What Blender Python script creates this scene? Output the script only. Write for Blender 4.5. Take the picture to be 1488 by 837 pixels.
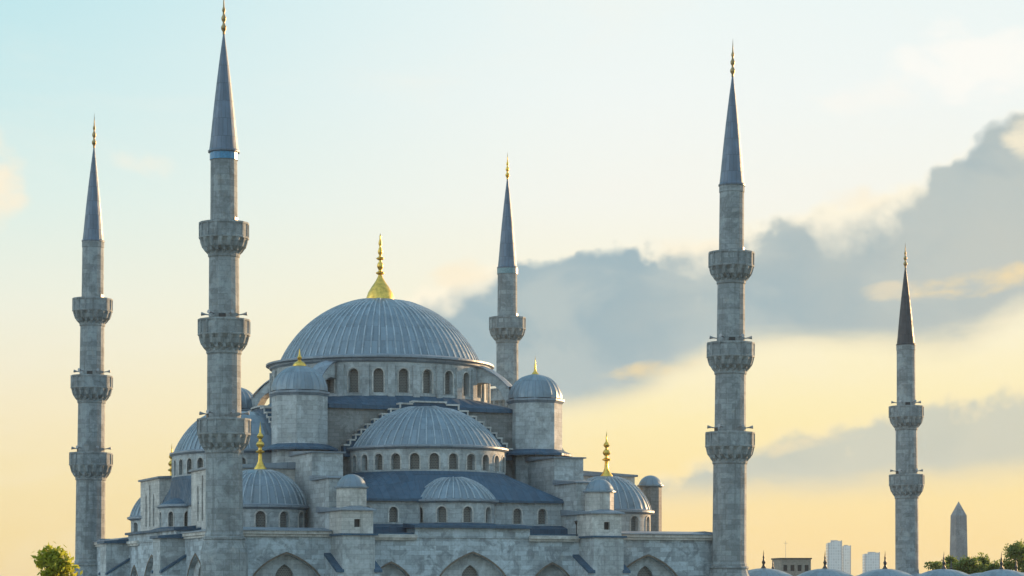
import bpy, math, random
from math import sin, cos, pi, radians, sqrt, atan2
from mathutils import Vector, Matrix

# ------------------------------------------------------------------ clear
for o in list(bpy.data.objects):
    bpy.data.objects.remove(o)
S = bpy.context.scene
COL = S.collection
random.seed(7)

# ------------------------------------------------------------------ camera
CAM_Z = 10.0
cd = bpy.data.cameras.new("camera")
cam = bpy.data.objects.new("camera", cd)
COL.objects.link(cam)
cam.location = (0, 0, CAM_Z)
cam.rotation_euler = (radians(90), 0, 0)
cd.sensor_width = 36
F = 3412.0
cd.lens = F / 1488 * 36
cd.shift_y = 442.5 / 1488
cd.clip_start = 0.5
cd.clip_end = 60000
S.camera = cam

# ------------------------------------------------------------------ colour management
S.view_settings.view_transform = 'Standard'
S.view_settings.look = 'None'
S.view_settings.exposure = 0.9
S.view_settings.gamma = 1.0

SUN_AZ, SUN_EL = radians(46), radians(8)       # azimuth clockwise from +Y
SUN_STRENGTH = 5.0
HAZE_DENSITY = 0.00005

# ------------------------------------------------------------------ node helpers
def lin(c):
    r = []
    for v in c:
        v = v / 255.0
        r.append(v / 12.92 if v <= 0.04045 else ((v + 0.055) / 1.055) ** 2.4)
    return (r[0], r[1], r[2], 1.0)

class NT:
    def __init__(s, tree):
        s.t = tree; s.n = tree.nodes; s.l = tree.links
    def new(s, typ, **kw):
        n = s.n.new(typ)
        for k, v in kw.items(): setattr(n, k, v)
        return n
    def put(s, sock, v):
        if hasattr(v, 'is_output'): s.l.new(v, sock)
        elif v is not None: sock.default_value = v
    def m(s, op, a, b=None, c=None, clamp=False):
        n = s.new('ShaderNodeMath', operation=op); n.use_clamp = clamp
        s.put(n.inputs[0], a); s.put(n.inputs[1], b)
        if c is not None: s.put(n.inputs[2], c)
        return n.outputs[0]
    def rng(s, v, a, b, c=0.0, d=1.0, smooth=True):
        n = s.new('ShaderNodeMapRange'); n.interpolation_type = 'SMOOTHSTEP' if smooth else 'LINEAR'
        n.clamp = True
        s.put(n.inputs['Value'], v)
        n.inputs['From Min'].default_value = a; n.inputs['From Max'].default_value = b
        n.inputs['To Min'].default_value = c; n.inputs['To Max'].default_value = d
        return n.outputs[0]
    def mix(s, f, a, b, mode='MIX'):
        n = s.new('ShaderNodeMix', data_type='RGBA', blend_type=mode)
        n.clamp_factor = True
        s.put(n.inputs['Factor'], f); s.put(n.inputs['A'], a); s.put(n.inputs['B'], b)
        return n.outputs['Result']
    def ramp(s, v, stops, interp='LINEAR'):
        n = s.new('ShaderNodeValToRGB'); n.color_ramp.interpolation = interp
        e = n.color_ramp.elements
        while len(e) < len(stops): e.new(0.5)
        for i, (p, c) in enumerate(stops):
            e[i].position = p; e[i].color = c
        s.put(n.inputs[0], v)
        return n.outputs[0]
    def noise(s, vec, scale, detail=4, rough=0.5, dist=0.0, dims='3D'):
        n = s.new('ShaderNodeTexNoise', noise_dimensions=dims)
        s.put(n.inputs['Vector'], vec)
        n.inputs['Scale'].default_value = scale; n.inputs['Detail'].default_value = detail
        n.inputs['Roughness'].default_value = rough; n.inputs['Distortion'].default_value = dist
        return n.outputs['Fac']
    def comb(s, x, y, z=0.0):
        n = s.new('ShaderNodeCombineXYZ')
        s.put(n.inputs[0], x); s.put(n.inputs[1], y); s.put(n.inputs[2], z)
        return n.outputs[0]
    def curve(s, v, pts):
        n = s.new('ShaderNodeFloatCurve')
        c = n.mapping.curves[0]
        c.points[0].location = pts[0]; c.points[1].location = pts[-1]
        for p in pts[1:-1]: c.points.new(*p)
        n.mapping.update()
        s.put(n.inputs['Value'], v)
        return n.outputs[0]
    def mapping(s, vec, scale):
        n = s.new('ShaderNodeMapping'); s.put(n.inputs['Vector'], vec)
        n.inputs['Scale'].default_value = scale
        return n.outputs[0]

# ------------------------------------------------------------------ world: evening sky with a lit bank of cloud
W = bpy.data.worlds.new("World"); S.world = W; W.use_nodes = True
w = NT(W.node_tree)
for n in list(w.n): w.n.remove(n)
tc = w.new('ShaderNodeTexCoord')
sx = w.new('ShaderNodeSeparateXYZ'); w.l.new(tc.outputs['Generated'], sx.inputs[0])
dx, dy, dz = sx.outputs
az = w.m('ARCTAN2', dx, dy)
el = w.m('ARCSINE', dz)
PX = w.m('MULTIPLY_ADD', az, F, 744.0)           # azimuth, 3412 units per radian
PY = w.m('MULTIPLY_ADD', el, -F, 861.0)          # elevation, falling
eld = w.m('DIVIDE', w.m('MULTIPLY', el, 180 / pi), 90.0, clamp=True)
def es(y): return max(0.0, min(1.0, math.degrees((861 - y) / F) / 90))
left = w.ramp(eld, [(es(861), lin((236, 206, 138))), (es(800), lin((241, 216, 152))), (es(700), lin((244, 226, 174))),
    (es(600), lin((245, 233, 198))), (es(450), lin((237, 240, 224))), (es(300), lin((219, 239, 233))),
    (es(150), lin((202, 234, 236))), (es(0), lin((187, 229, 236))), (0.33, lin((140, 200, 226))), (1.0, lin((96, 168, 214)))])
right = w.ramp(eld, [(es(861), lin((247, 214, 146))), (es(790), lin((251, 221, 154))), (es(700), lin((253, 229, 164))),
    (es(600), lin((253, 238, 184))), (es(470), lin((252, 244, 212))), (es(300), lin((246, 247, 238))),
    (es(150), lin((242, 248, 245))), (es(0), lin((236, 247, 246))), (0.33, lin((170, 212, 230))), (1.0, lin((96, 168, 214)))])
front = w.mix(w.rng(PX, -150, 1000), left, right)
V = w.comb(w.m('DIVIDE', PX, 100.0), w.m('DIVIDE', PY, 100.0))
# faint high veil
veil = w.rng(w.noise(w.mapping(V, (0.35, 1.0, 1)), 0.55, 6, 0.6, 0.6), 0.45, 0.8)
front = w.mix(w.m('MULTIPLY', veil, 0.35), front, lin((248, 244, 232)))
n1 = w.noise(V, 0.9, 6, 0.48, 0.25)
n2 = w.noise(V, 2.2, 5, 0.5, 0.2)
n3 = w.noise(w.mapping(V, (0.5, 1.1, 1)), 0.8, 7, 0.55, 0.4)
vo = w.new('ShaderNodeTexVoronoi', feature='SMOOTH_F1'); vo.inputs['Scale'].default_value = 2.0
vo.inputs['Detail'].default_value = 2.0; vo.inputs['Smoothness'].default_value = 0.5
w.l.new(w.noise(V, 1.5, 3, 0.5) and V, vo.inputs['Vector'])
puff = w.m('SUBTRACT', 0.5, vo.outputs['Distance'])
def curve_px(pts, x0=400.0, x1=2000.0):
    t = w.m('DIVIDE', w.m('SUBTRACT', PX, x0), x1 - x0, clamp=True)
    c = w.curve(t, [((x - x0) / (x1 - x0), y / 900.0) for x, y in pts])
    return w.m('MULTIPLY', c, 900.0)
nlow = w.noise(w.mapping(V, (0.8, 1.0, 1)), 0.62, 4, 0.55, 0.3)
nsoft = w.noise(w.mapping(V, (0.55, 1.25, 1)), 1.1, 6, 0.55, 0.5)
nbody = w.noise(w.mapping(V, (0.6, 1.0, 1)), 0.75, 5, 0.5, 0.4)
def bank(col, top, bot, x_fade, rough_top, soft_bot, rim, blue, grey, beige, opacity, edge, rim_w, xb, rims=None):
    """a bank of cloud between two edges; thin crest lit from behind, shaded body"""
    t = curve_px(top); b = curve_px(bot)
    dt = w.m('SUBTRACT', PY, t)
    dt = w.m('ADD', dt, w.m('MULTIPLY', w.m('SUBTRACT', n1, 0.5), rough_top))
    dt = w.m('ADD', dt, w.m('MULTIPLY', puff, rough_top * 0.5))
    dt = w.m('ADD', dt, w.m('MULTIPLY', w.m('SUBTRACT', n2, 0.5), rough_top * 0.3))
    db = w.m('SUBTRACT', b, PY)
    db = w.m('ADD', db, w.m('MULTIPLY', w.m('SUBTRACT', n3, 0.5), 70))
    mk = w.m('MULTIPLY', w.rng(dt, 0, edge), w.rng(db, -soft_bot * 0.4, soft_bot))
    mk = w.m('MULTIPLY', mk, w.rng(w.m('ADD', PX, w.m('MULTIPLY', w.m('SUBTRACT', n1, 0.5), 120)), x_fade[0], x_fade[1]))
    mk = w.m('MULTIPLY', mk, w.rng(dy, 0.0, 0.3))
    body = w.mix(w.rng(nbody, 0.40, 0.60), blue, grey)
    bw_ = w.m('MULTIPLY', w.rng(w.m('ADD', PX, w.m('MULTIPLY', w.m('SUBTRACT', nlow, 0.5), 900)), xb[0], xb[1]), 0.8)
    body = w.mix(bw_, body, beige)
    # the crest glows where the cloud is thin; how far down differs from place to place
    if rims: rw = w.m('MULTIPLY', curve_px(rims), w.rng(nlow, 0.35, 0.65, 0.7, 1.3))
    else: rw = w.m('MULTIPLY_ADD', w.rng(nlow, 0.44, 0.66), rim_w, 24.0)
    q = w.m('DIVIDE', w.m('ADD', dt, w.m('MULTIPLY', w.m('SUBTRACT', n2, 0.5), 40)), rw)
    c = w.mix(w.rng(q, 0.25, 1.25), rim, body)
    # warm underside
    c = w.mix(w.m('MULTIPLY', w.rng(db, soft_bot * 0.9, 0.0), 0.55), c, lin((250, 230, 184)))
    return w.mix(w.m('MULTIPLY', mk, opacity), col, c)
def streak(col, cx, cy, rx, ry, c, op, skew=0.0, n=None):
    ex = w.m('DIVIDE', w.m('SUBTRACT', PX, cx), rx)
    yy = w.m('ADD', w.m('SUBTRACT', PY, cy), w.m('MULTIPLY', w.m('SUBTRACT', PX, cx), skew))
    ey = w.m('DIVIDE', yy, ry)
    r2 = w.m('ADD', w.m('MULTIPLY', ex, ex), w.m('MULTIPLY', ey, ey))
    f = w.m('SUBTRACT', 0.9, r2)
    f = w.m('ADD', f, w.m('MULTIPLY', w.m('SUBTRACT', n or nsoft, 0.5), 4.2))
    f = w.m('ADD', f, w.m('MULTIPLY', w.m('SUBTRACT', n2, 0.5), 1.2))
    mk = w.m('MULTIPLY', w.m('MULTIPLY', w.rng(f, 0.0, 1.3), op), w.rng(r2, 2.6, 0.6))
    mk = w.m('MULTIPLY', mk, w.rng(dy, 0.0, 0.3))
    return w.mix(mk, col, c)
sky = front
sky = streak(sky, 1440, 120, 190, 70, lin((255, 253, 246)), 0.8)
sky = streak(sky, 1270, 158, 90, 34, lin((252, 250, 242)), 0.6)
sky = bank(sky,
    [(400, 720), (900, 690), (1000, 655), (1100, 626), (1250, 588), (1400, 553), (1500, 550), (2000, 500)],
    [(400, 735), (900, 738), (1000, 742), (1150, 733), (1300, 722), (1500, 700), (2000, 620)],
    (780, 960), 45, 50, lin((252, 236, 194)), lin((186, 196, 190)), lin((196, 203, 194)), lin((206, 205, 188)), 0.88, 34, 55, (900, 1900))
sky = streak(sky, 1190, 640, 110, 16, lin((252, 232, 184)), 0.6, 0.2)
sky = bank(sky,
    [(400, 480), (560, 425), (640, 384), (720, 362), (850, 342), (1000, 346), (1100, 316), (1200, 290), (1300, 262), (1400, 212), (1450, 174), (1500, 164), (2000, 260)],
    [(400, 540), (600, 530), (700, 575), (800, 605), (900, 590), (1000, 545), (1080, 518), (1250, 518), (1380, 520), (1500, 470), (2000, 420)],
    (455, 560), 54, 44, lin((255, 247, 224)), lin((152, 178, 188)), lin((176, 192, 194)), lin((198, 200, 190)), 0.96, 26, 85, (700, 1900),
    [(400, 70), (600, 70), (690, 60), (760, 24), (900, 20), (980, 34), (1030, 58), (1090, 40), (1150, 26), (1210, 60), (1270, 66), (1330, 36), (1390, 18), (1450, 18), (1500, 30), (2000, 30)])
sky = streak(sky, 668, 402, 62, 30, lin((253, 240, 212)), 0.8, 0.3)
sky = streak(sky, 1010, 362, 50, 20, lin((254, 243, 218)), 0.7)
sky = streak(sky, 1250, 300, 60, 26, lin((254, 240, 212)), 0.8)
sky = streak(sky, 1410, 425, 120, 26, lin((250, 224, 172)), 0.85, 0.15)
sky = streak(sky, 1290, 432, 50, 16, lin((244, 226, 190)), 0.55)
sky = streak(sky, 1484, 222, 36, 40, lin((255, 243, 214)), 0.8)
sky = streak(sky, 945, 540, 85, 17, lin((248, 222, 168)), 0.7, 0.15)
sky = streak(sky, 0, 275, 62, 78, lin((255, 241, 214)), 1.0, 0.0, n1)
sky = streak(sky, 225, 256, 62, 24, lin((247, 243, 226)), 0.7, -0.25, n1)
# the rest of the sky
ns = w.new('ShaderNodeTexSky', sky_type='NISHITA')
ns.sun_disc = False; ns.sun_elevation = SUN_EL; ns.sun_rotation = SUN_AZ
ns.air_density = 1.0; ns.dust_density = 1.5; ns.ozone_density = 1.0
SKY_BACK_GAIN = 3.0
gain = w.new('ShaderNodeVectorMath', operation='SCALE'); w.l.new(ns.outputs[0], gain.inputs[0]); gain.inputs['Scale'].default_value = SKY_BACK_GAIN
veil_back = w.rng(w.noise(tc.outputs['Generated'], 2.2, 6, 0.55, 0.5), 0.35, 0.75)
back = w.mix(w.m('MULTIPLY_ADD', veil_back, 0.35, 0.4), gain.outputs[0], (6.4, 10.0, 12.4, 1))  # pale blue veil added behind the view to light the near walls
# bright patch added to the unseen left sky, to lighten left-facing walls
lside = w.m('MULTIPLY', w.rng(dx, -0.25, -0.95), w.rng(dz, 0.95, 0.2))
back = w.mix(w.m('MULTIPLY', lside, 0.85), back, (15.5, 18.0, 19.0, 1))
f10 = w.new('ShaderNodeVectorMath', operation='SCALE'); w.l.new(sky, f10.inputs[0]); f10.inputs['Scale'].default_value = 10.0
total = w.mix(w.rng(dy, 0.05, 0.6), back, f10.outputs[0])
bg = w.new('ShaderNodeBackground'); w.l.new(total, bg.inputs['Color']); bg.inputs['Strength'].default_value = 0.1 / 2 ** 0.9
wo = w.new('ShaderNodeOutputWorld'); w.l.new(bg.outputs[0], wo.inputs['Surface'])

# ------------------------------------------------------------------ sun
sd = bpy.data.lights.new("sun", 'SUN'); sd.energy = SUN_STRENGTH; sd.angle = radians(0.5); sd.color = (1.0, 0.62, 0.30)
sun = bpy.data.objects.new("sun", sd); COL.objects.link(sun)
sdir = Vector((sin(SUN_AZ) * cos(SUN_EL), cos(SUN_AZ) * cos(SUN_EL), sin(SUN_EL)))
sun.rotation_euler = (-sdir).to_track_quat('-Z', 'Y').to_euler()
sun.location = (0, 0, 200)

# ------------------------------------------------------------------ materials
MATS = {}
def newmat(name):
    m = bpy.data.materials.new(name); m.use_nodes = True
    t = NT(m.node_tree)
    b = t.n['Principled BSDF']
    MATS[name] = m
    return m, t, b

def stone(name, base, vary=0.12, stain=0.5, bw=1.3, rh=0.46, warm=(0.42, 0.34, 0.25), streak=0.5):
    m, t, b = newmat(name)
    tcn = t.new('ShaderNodeTexCoord'); uv = tcn.outputs['UV']
    oi = t.new('ShaderNodeObjectInfo')
    va = t.new('ShaderNodeVectorMath', operation='ADD'); t.l.new(tcn.outputs['Object'], va.inputs[0])
    t.l.new(t.m('MULTIPLY', oi.outputs['Random'], 60.0), va.inputs[1]); ob = va.outputs[0]
    br = t.new('ShaderNodeTexBrick'); t.l.new(uv, br.inputs['Vector'])
    br.offset = 0.5; br.inputs['Scale'].default_value = 1.0
    br.inputs['Brick Width'].default_value = bw; br.inputs['Row Height'].default_value = rh
    br.inputs['Mortar Size'].default_value = 0.022; br.inputs['Mortar Smooth'].default_value = 0.6
    br.inputs['Bias'].default_value = -0.1
    c1 = tuple(v * (1 + vary) for v in base) + (1,); c2 = tuple(v * (1 - vary) for v in base) + (1,)
    br.inputs['Color1'].default_value = c1; br.inputs['Color2'].default_value = c2
    br.inputs['Mortar'].default_value = tuple(v * 0.62 for v in base) + (1,)
    col = br.outputs['Color']
    # cream patches of newer blocks, soot stains, rain streaks
    p = t.rng(t.noise(ob, 0.42, 6, 0.62, 0.5), 0.50, 0.64)
    col = t.mix(t.m('MULTIPLY', p, 0.8), col, tuple(v * 1.4 for v in base) + (1,))
    wv = t.rng(t.noise(ob, 0.8, 4, 0.6), 0.55, 0.78)
    col = t.mix(t.m('MULTIPLY', wv, 0.22), col, warm + (1,))
    st = t.rng(t.noise(ob, 0.6, 7, 0.66, 0.8), 0.49, 0.64)
    col = t.mix(t.m('MULTIPLY', st, stain), col, tuple(v * 0.50 for v in base) + (1,))
    sk = t.rng(t.noise(t.mapping(ob, (1.7, 1.7, 0.10)), 1.0, 5, 0.65), 0.52, 0.72)
    col = t.mix(t.m('MULTIPLY', sk, streak), col, tuple(v * 0.48 for v in base) + (1,))
    fine = t.noise(ob, 4.0, 4, 0.65)
    col = t.mix(0.35, col, t.ramp(fine, [(0.3, (0.55, 0.55, 0.55, 1)), (0.7, (1.25, 1.25, 1.25, 1))]), 'MULTIPLY')
    t.l.new(col, b.inputs['Base Color']); b.inputs['Roughness'].default_value = 0.88
    bp = t.new('ShaderNodeBump'); bp.inputs['Strength'].default_value = 0.4; bp.inputs['Distance'].default_value = 0.04
    h = t.m('ADD', t.m('MULTIPLY', br.outputs['Fac'], -1.0), fine)
    t.l.new(h, bp.inputs['Height']); t.l.new(bp.outputs[0], b.inputs['Normal'])
    return m

def lead(name, base, rough=0.5, metal=0.25, sheet=(1.0, 2.4), streak=0.4):
    m, t, b = newmat(name)
    tcn = t.new('ShaderNodeTexCoord'); uv = tcn.outputs['UV']; ob = tcn.outputs['Object']
    br = t.new('ShaderNodeTexBrick'); t.l.new(uv, br.inputs['Vector']); br.offset = 0.37
    br.inputs['Scale'].default_value = 1.0
    br.inputs['Brick Width'].default_value = sheet[0]; br.inputs['Row Height'].default_value = sheet[1]
    br.inputs['Mortar Size'].default_value = 0.03; br.inputs['Mortar Smooth'].default_value = 0.5
    br.inputs['Color1'].default_value = tuple(v * 1.16 for v in base) + (1,)
    br.inputs['Color2'].default_value = tuple(v * 0.86 for v in base) + (1,)
    br.inputs['Mortar'].default_value = tuple(v * 0.55 for v in base) + (1,)
    col = br.outputs['Color']
    n = t.rng(t.noise(ob, 0.5, 6, 0.62, 0.4), 0.45, 0.75)
    col = t.mix(t.m('MULTIPLY', n, 0.45), col, tuple(v * 1.45 for v in base) + (1,))
    n = t.rng(t.noise(ob, 1.1, 5, 0.6, 0.2), 0.52, 0.75)
    col = t.mix(t.m('MULTIPLY', n, streak), col, tuple(v * 0.55 for v in base) + (1,))
    t.l.new(col, b.inputs['Base Color'])
    b.inputs['Metallic'].default_value = metal
    r = t.rng(t.noise(ob, 1.3, 4, 0.6), 0.3, 0.7, rough - 0.1, rough + 0.14)
    t.l.new(r, b.inputs['Roughness'])
    bp = t.new('ShaderNodeBump'); bp.inputs['Strength'].default_value = 0.4; bp.inputs['Distance'].default_value = 0.05
    t.l.new(t.m('ADD', br.outputs['Fac'], t.noise(ob, 1.8, 3, 0.5)), bp.inputs['Height']); t.l.new(bp.outputs[0], b.inputs['Normal'])
    return m

def plain(name, base, rough=0.6, metal=0.0, vary=0.25, scale=2.0):
    m, t, b = newmat(name)
    tcn = t.new('ShaderNodeTexCoord')
    n = t.noise(tcn.outputs['Object'], scale, 5, 0.6)
    c = t.ramp(n, [(0.3, tuple(v * (1 - vary) for v in base) + (1,)), (0.7, tuple(min(1, v * (1 + vary)) for v in base) + (1,))])
    t.l.new(c, b.inputs['Base Color']); b.inputs['Roughness'].default_value = rough; b.inputs['Metallic'].default_value = metal
    return m

def lattice(name, a, bcol, cell=0.32):
    m, t, b = newmat(name)
    tcn = t.new('ShaderNodeTexCoord'); uv = tcn.outputs['UV']
    br = t.new('ShaderNodeTexBrick'); t.l.new(uv, br.inputs['Vector']); br.offset = 0.5
    br.inputs['Scale'].default_value = 1.0; br.inputs['Brick Width'].default_value = cell; br.inputs['Row Height'].default_value = cell
    br.inputs['Mortar Size'].default_value = cell * 0.2
    br.inputs['Color1'].default_value = a + (1,); br.inputs['Color2'].default_value = tuple(v * 0.7 for v in a) + (1,)
    br.inputs['Mortar'].default_value = bcol + (1,)
    t.l.new(br.outputs['Color'], b.inputs['Base Color'])
    t.l.new(t.rng(br.outputs['Fac'], 0, 1, 0.25, 0.85), b.inputs['Roughness'])
    return m

STONE = stone('limestone', (0.38, 0.412, 0.42), vary=0.18, bw=1.4, rh=0.55)
STONE_FACADE = stone('weathered facade limestone', (0.375, 0.43, 0.46), vary=0.30, stain=0.75, bw=1.5, rh=0.55)
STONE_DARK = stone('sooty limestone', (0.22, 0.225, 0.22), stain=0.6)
STONE_MIN = stone('minaret limestone', (0.238, 0.268, 0.278), vary=0.24, stain=0.5, bw=1.5, rh=0.62, streak=0.7)
STONE_PALE = stone('pale coping stone', (0.50, 0.49, 0.46), stain=0.35)
LEAD_ROLL = lead('pale lead rolls', (0.32, 0.38, 0.425), 0.45, 0.2, (0.5, 1.5))
LEAD_OLD = lead('blackened spire lead', (0.055, 0.055, 0.06), 0.55, 0.2, (0.6, 2.0))
LEAD_DOME = lead('dome lead', (0.195, 0.25, 0.295), 0.42, 0.35)
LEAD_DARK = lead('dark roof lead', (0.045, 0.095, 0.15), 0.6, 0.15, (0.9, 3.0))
LEAD_CAP = lead('spire lead', (0.115, 0.155, 0.205), 0.42, 0.3, (0.6, 2.0))
LEAD_EDGE = lead('lead eave', (0.22, 0.265, 0.31), 0.5, 0.25, (1.4, 0.8))
GOLD = plain('gilded copper', (0.76, 0.49, 0.11), 0.36, 1.0, 0.3)
BRONZE = plain('tarnished gilding', (0.30, 0.22, 0.11), 0.45, 0.9, 0.3)
PANE = lattice('window lattice', (0.10, 0.105, 0.105), (0.19, 0.185, 0.17), 0.2)
PANE_DARK = plain('dark opening', (0.02, 0.022, 0.025), 0.4)
TILE = plain('blue glazed tile', (0.035, 0.20, 0.37), 0.25, 0.0, 0.3, 5.0)
TILE_OLD = plain('faded turquoise tile', (0.16, 0.26, 0.29), 0.4, 0.0, 0.3, 5.0)
ARCH = stone('brown arch stone', (0.17, 0.14, 0.11), stain=0.3, bw=0.5, rh=0.5)
DARKMETAL = plain('dark spike metal', (0.06, 0.06, 0.06), 0.5, 0.5)
METAL = plain('grey horn metal', (0.30, 0.31, 0.32), 0.5, 0.3)
GRANITE = stone('pink grey granite', (0.26, 0.258, 0.262), vary=0.04, stain=0.3, bw=30, rh=30)
CONCRETE = plain('tower concrete', (0.36, 0.38, 0.40), 0.6)
TRUNK = plain('bark', (0.09, 0.065, 0.045), 0.9, 0, 0.4, 6.0)

def leafmat(name, a, b_):
    m, t, b = newmat(name)
    tcn = t.new('ShaderNodeTexCoord')
    n = t.noise(tcn.outputs['Object'], 0.9, 5, 0.6)
    c = t.ramp(n, [(0.32, a + (1,)), (0.68, b_ + (1,))])
    t.l.new(c, b.inputs['Base Color']); b.inputs['Roughness'].default_value = 0.55
    tr = t.new('ShaderNodeBsdfTranslucent'); t.l.new(c, tr.inputs['Color'])
    ms = t.new('ShaderNodeMixShader'); ms.inputs[0].default_value = 0.6
    out = t.n['Material Output']
    t.l.new(b.outputs[0], ms.inputs[1]); t.l.new(tr.outputs[0], ms.inputs[2]); t.l.new(ms.outputs[0], out.inputs['Surface'])
    return m
LEAF_BRIGHT = leafmat('sunlit yellow green leaves', (0.24, 0.28, 0.02), (0.50, 0.50, 0.06))
LEAF_GREEN = leafmat('green leaves', (0.10, 0.16, 0.04), (0.22, 0.28, 0.07))

# ------------------------------------------------------------------ object helpers
def tag(o, label=None, cat=None, group=None, kind=None):
    if label: o['label'] = label
    if cat: o['category'] = cat
    if group: o['group'] = group
    if kind: o['kind'] = kind
    return o
def empty(name, loc=(0, 0, 0), rz=0.0):
    o = bpy.data.objects.new(name, None); COL.objects.link(o)
    o.location = loc; o.rotation_euler = (0, 0, rz); o.empty_display_size = 1
    return o

def arch_f(t):
    """four-centred pointed arch, 1 at the crown"""
    return 0.58 * sqrt(max(0.0, 1 - t * t)) + 0.42 * (1 - abs(t)) ** 0.9
class MB:
    """collects faces (with uv in metres) and links them as one mesh object"""
    def __init__(s, T=None):
        s.v = []; s.f = []; s.uv = []; s.T = T
    def face(s, pts, uv=None):
        P = [s.T(p) if s.T else Vector(p) for p in pts]
        i = len(s.v); s.v += P; s.f.append(list(range(i, i + len(P))))
        if uv is None:
            n = Vector((0, 0, 0))
            for k in range(len(P)):
                a, b = P[k], P[(k + 1) % len(P)]
                n += Vector(((a.y - b.y) * (a.z + b.z), (a.z - b.z) * (a.x + b.x), (a.x - b.x) * (a.y + b.y)))
            if n.length < 1e-12: n = Vector((0, 0, 1))
            n.normalize()
            if abs(n.z) > 0.75: uv = [(p.x, p.y) for p in P]
            else:
                t = Vector((-n.y, n.x, 0)).normalized()
                uv = [(t.dot(p), p.z) for p in P]
        s.uv.append(uv)
    def box(s, x0, x1, y0, y1, z0, z1, top=True, bottom=True, dz=0.0):
        """dz lifts the top edge at y1"""
        A = [(x0, y0, z0), (x1, y0, z0), (x1, y1, z0), (x0, y1, z0)]
        B = [(x0, y0, z1), (x1, y0, z1), (x1, y1, z1 + dz), (x0, y1, z1 + dz)]
        for k in range(4):
            j = (k + 1) % 4
            s.face([A[k], A[j], B[j], B[k]])
        if top: s.face(B)
        if bottom: s.face(A[::-1])
    def prism(s, poly, z0, z1, top=True, bottom=False):
        n = len(poly)
        for k in range(n):
            a, b = poly[k], poly[(k + 1) % n]
            s.face([(a[0], a[1], z0), (b[0], b[1], z0), (b[0], b[1], z1), (a[0], a[1], z1)])
        if top: s.face([(p[0], p[1], z1) for p in poly])
        if bottom: s.face([(p[0], p[1], z0) for p in poly[::-1]])
    def lathe(s, prof, seg, c=(0, 0, 0), a0=0.0, a1=2 * pi, mod=None, rot=0.0, back=0.0):
        """prof: (radius, z) from bottom to top. mod(k, i, r) changes the radius. back: straight run behind a half turn"""
        full = abs(a1 - a0 - 2 * pi) < 1e-6
        rmax = max(p[0] for p in prof)
        L = [0.0]
        for i in range(1, len(prof)):
            L.append(L[-1] + math.hypot(prof[i][0] - prof[i - 1][0], prof[i][1] - prof[i - 1][1]))
        rings = []
        for i, (r, z) in enumerate(prof):
            R = []
            for k in range(seg + 1):
                a = rot + a0 + (a1 - a0) * k / seg
                rr = mod(k % seg if full else k, i, r) if mod else r
                R.append((c[0] + rr * cos(a), c[1] + rr * sin(a), c[2] + z))
            if back:
                e0, e1 = R[0], R[-1]
                R = [(e0[0], e0[1] + back, e0[2])] + R + [(e1[0], e1[1] + back, e1[2])]
            rings.append(R)
        n = len(rings[0])
        for i in range(len(prof) - 1):
            for k in range(n - 1):
                u0 = (a1 - a0) * k / seg * rmax; u1 = (a1 - a0) * (k + 1) / seg * rmax
                q = [rings[i][k], rings[i][k + 1], rings[i + 1][k + 1], rings[i + 1][k]]
                uv = [(u0, L[i]), (u1, L[i]), (u1, L[i + 1]), (u0, L[i + 1])]
                if prof[i + 1][0] < 1e-5: q.pop(3 if True else 2); uv.pop(3)
                elif prof[i][0] < 1e-5: q.pop(1); uv.pop(1)
                s.face(q, uv)
    def tube(s, a, b, r0, r1=None, seg=8):
        r1 = r0 if r1 is None else r1
        a = Vector(a); b = Vector(b); d = (b - a).normalized()
        x = d.orthogonal().normalized(); y = d.cross(x)
        A = [a + (x * cos(2 * pi * k / seg) + y * sin(2 * pi * k / seg)) * r0 for k in range(seg)]
        B = [b + (x * cos(2 * pi * k / seg) + y * sin(2 * pi * k / seg)) * r1 for k in range(seg)]
        for k in range(seg):
            j = (k + 1) % seg
            s.face([A[k], A[j], B[j], B[k]])
        s.face(A[::-1]); s.face(B)
    def arch_wall(s, P, s0, s1, z0, z1, wins, depth, max_ds=1.2, panes=None):
        """wall with real recessed openings. wins: (centre, width, sill, spring, rise). P(s, z, d) -> point, d inward.
        panes: list that receives one MB for each pane"""
        wins = sorted(wins)
        bounds = [s0] + [(wins[i][0] + wins[i + 1][0]) / 2 for i in range(len(wins) - 1)] + [s1]
        def strip(a, b, za, zb, d=0.0):
            if b - a < 1e-6: return
            n = max(1, int(math.ceil((b - a) / max_ds)))
            for k in range(n):
                u0 = a + (b - a) * k / n; u1 = a + (b - a) * (k + 1) / n
                s.face([P(u0, za, d), P(u1, za, d), P(u1, zb, d), P(u0, zb, d)], [(u0, za), (u1, za), (u1, zb), (u0, zb)])
        if not wins: strip(s0, s1, z0, z1); return
        for i, (c, wd, zs, zp, rise) in enumerate(wins):
            a, b = bounds[i], bounds[i + 1]; l, r = c - wd / 2, c + wd / 2
            strip(a, l, z0, z1); strip(r, b, z0, z1); strip(l, r, z0, zs)
            pts = []
            n = 10 if wd < 2 else 20
            for k in range(n + 1):
                t = -1 + 2 * k / n
                hx = wd / 2
                if hx < 0.7:
                    zz = zp + rise * sqrt(max(0, 1 - t * t))
                    xx = c + hx * t
                    th = pi - pi * k / n
                    xx = c + hx * cos(th); zz = zp + rise * sin(th)
                else:                                    # pointed: two arcs
                    t = math.copysign(1 - (1 - abs(t)) ** 1.5, t)
                    xx = c + hx * t
                    zz = zp + rise * arch_f(t)
                pts.append((xx, zz))
            for k in range(n):
                (x0, h0), (x1, h1) = pts[k], pts[k + 1]
                s.face([P(x0, h0, 0), P(x1, h1, 0), P(x1, z1, 0), P(x0, z1, 0)], [(x0, h0), (x1, h1), (x1, z1), (x0, z1)])
            ring = [(l, zs)] + pts + [(r, zs)]
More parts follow.
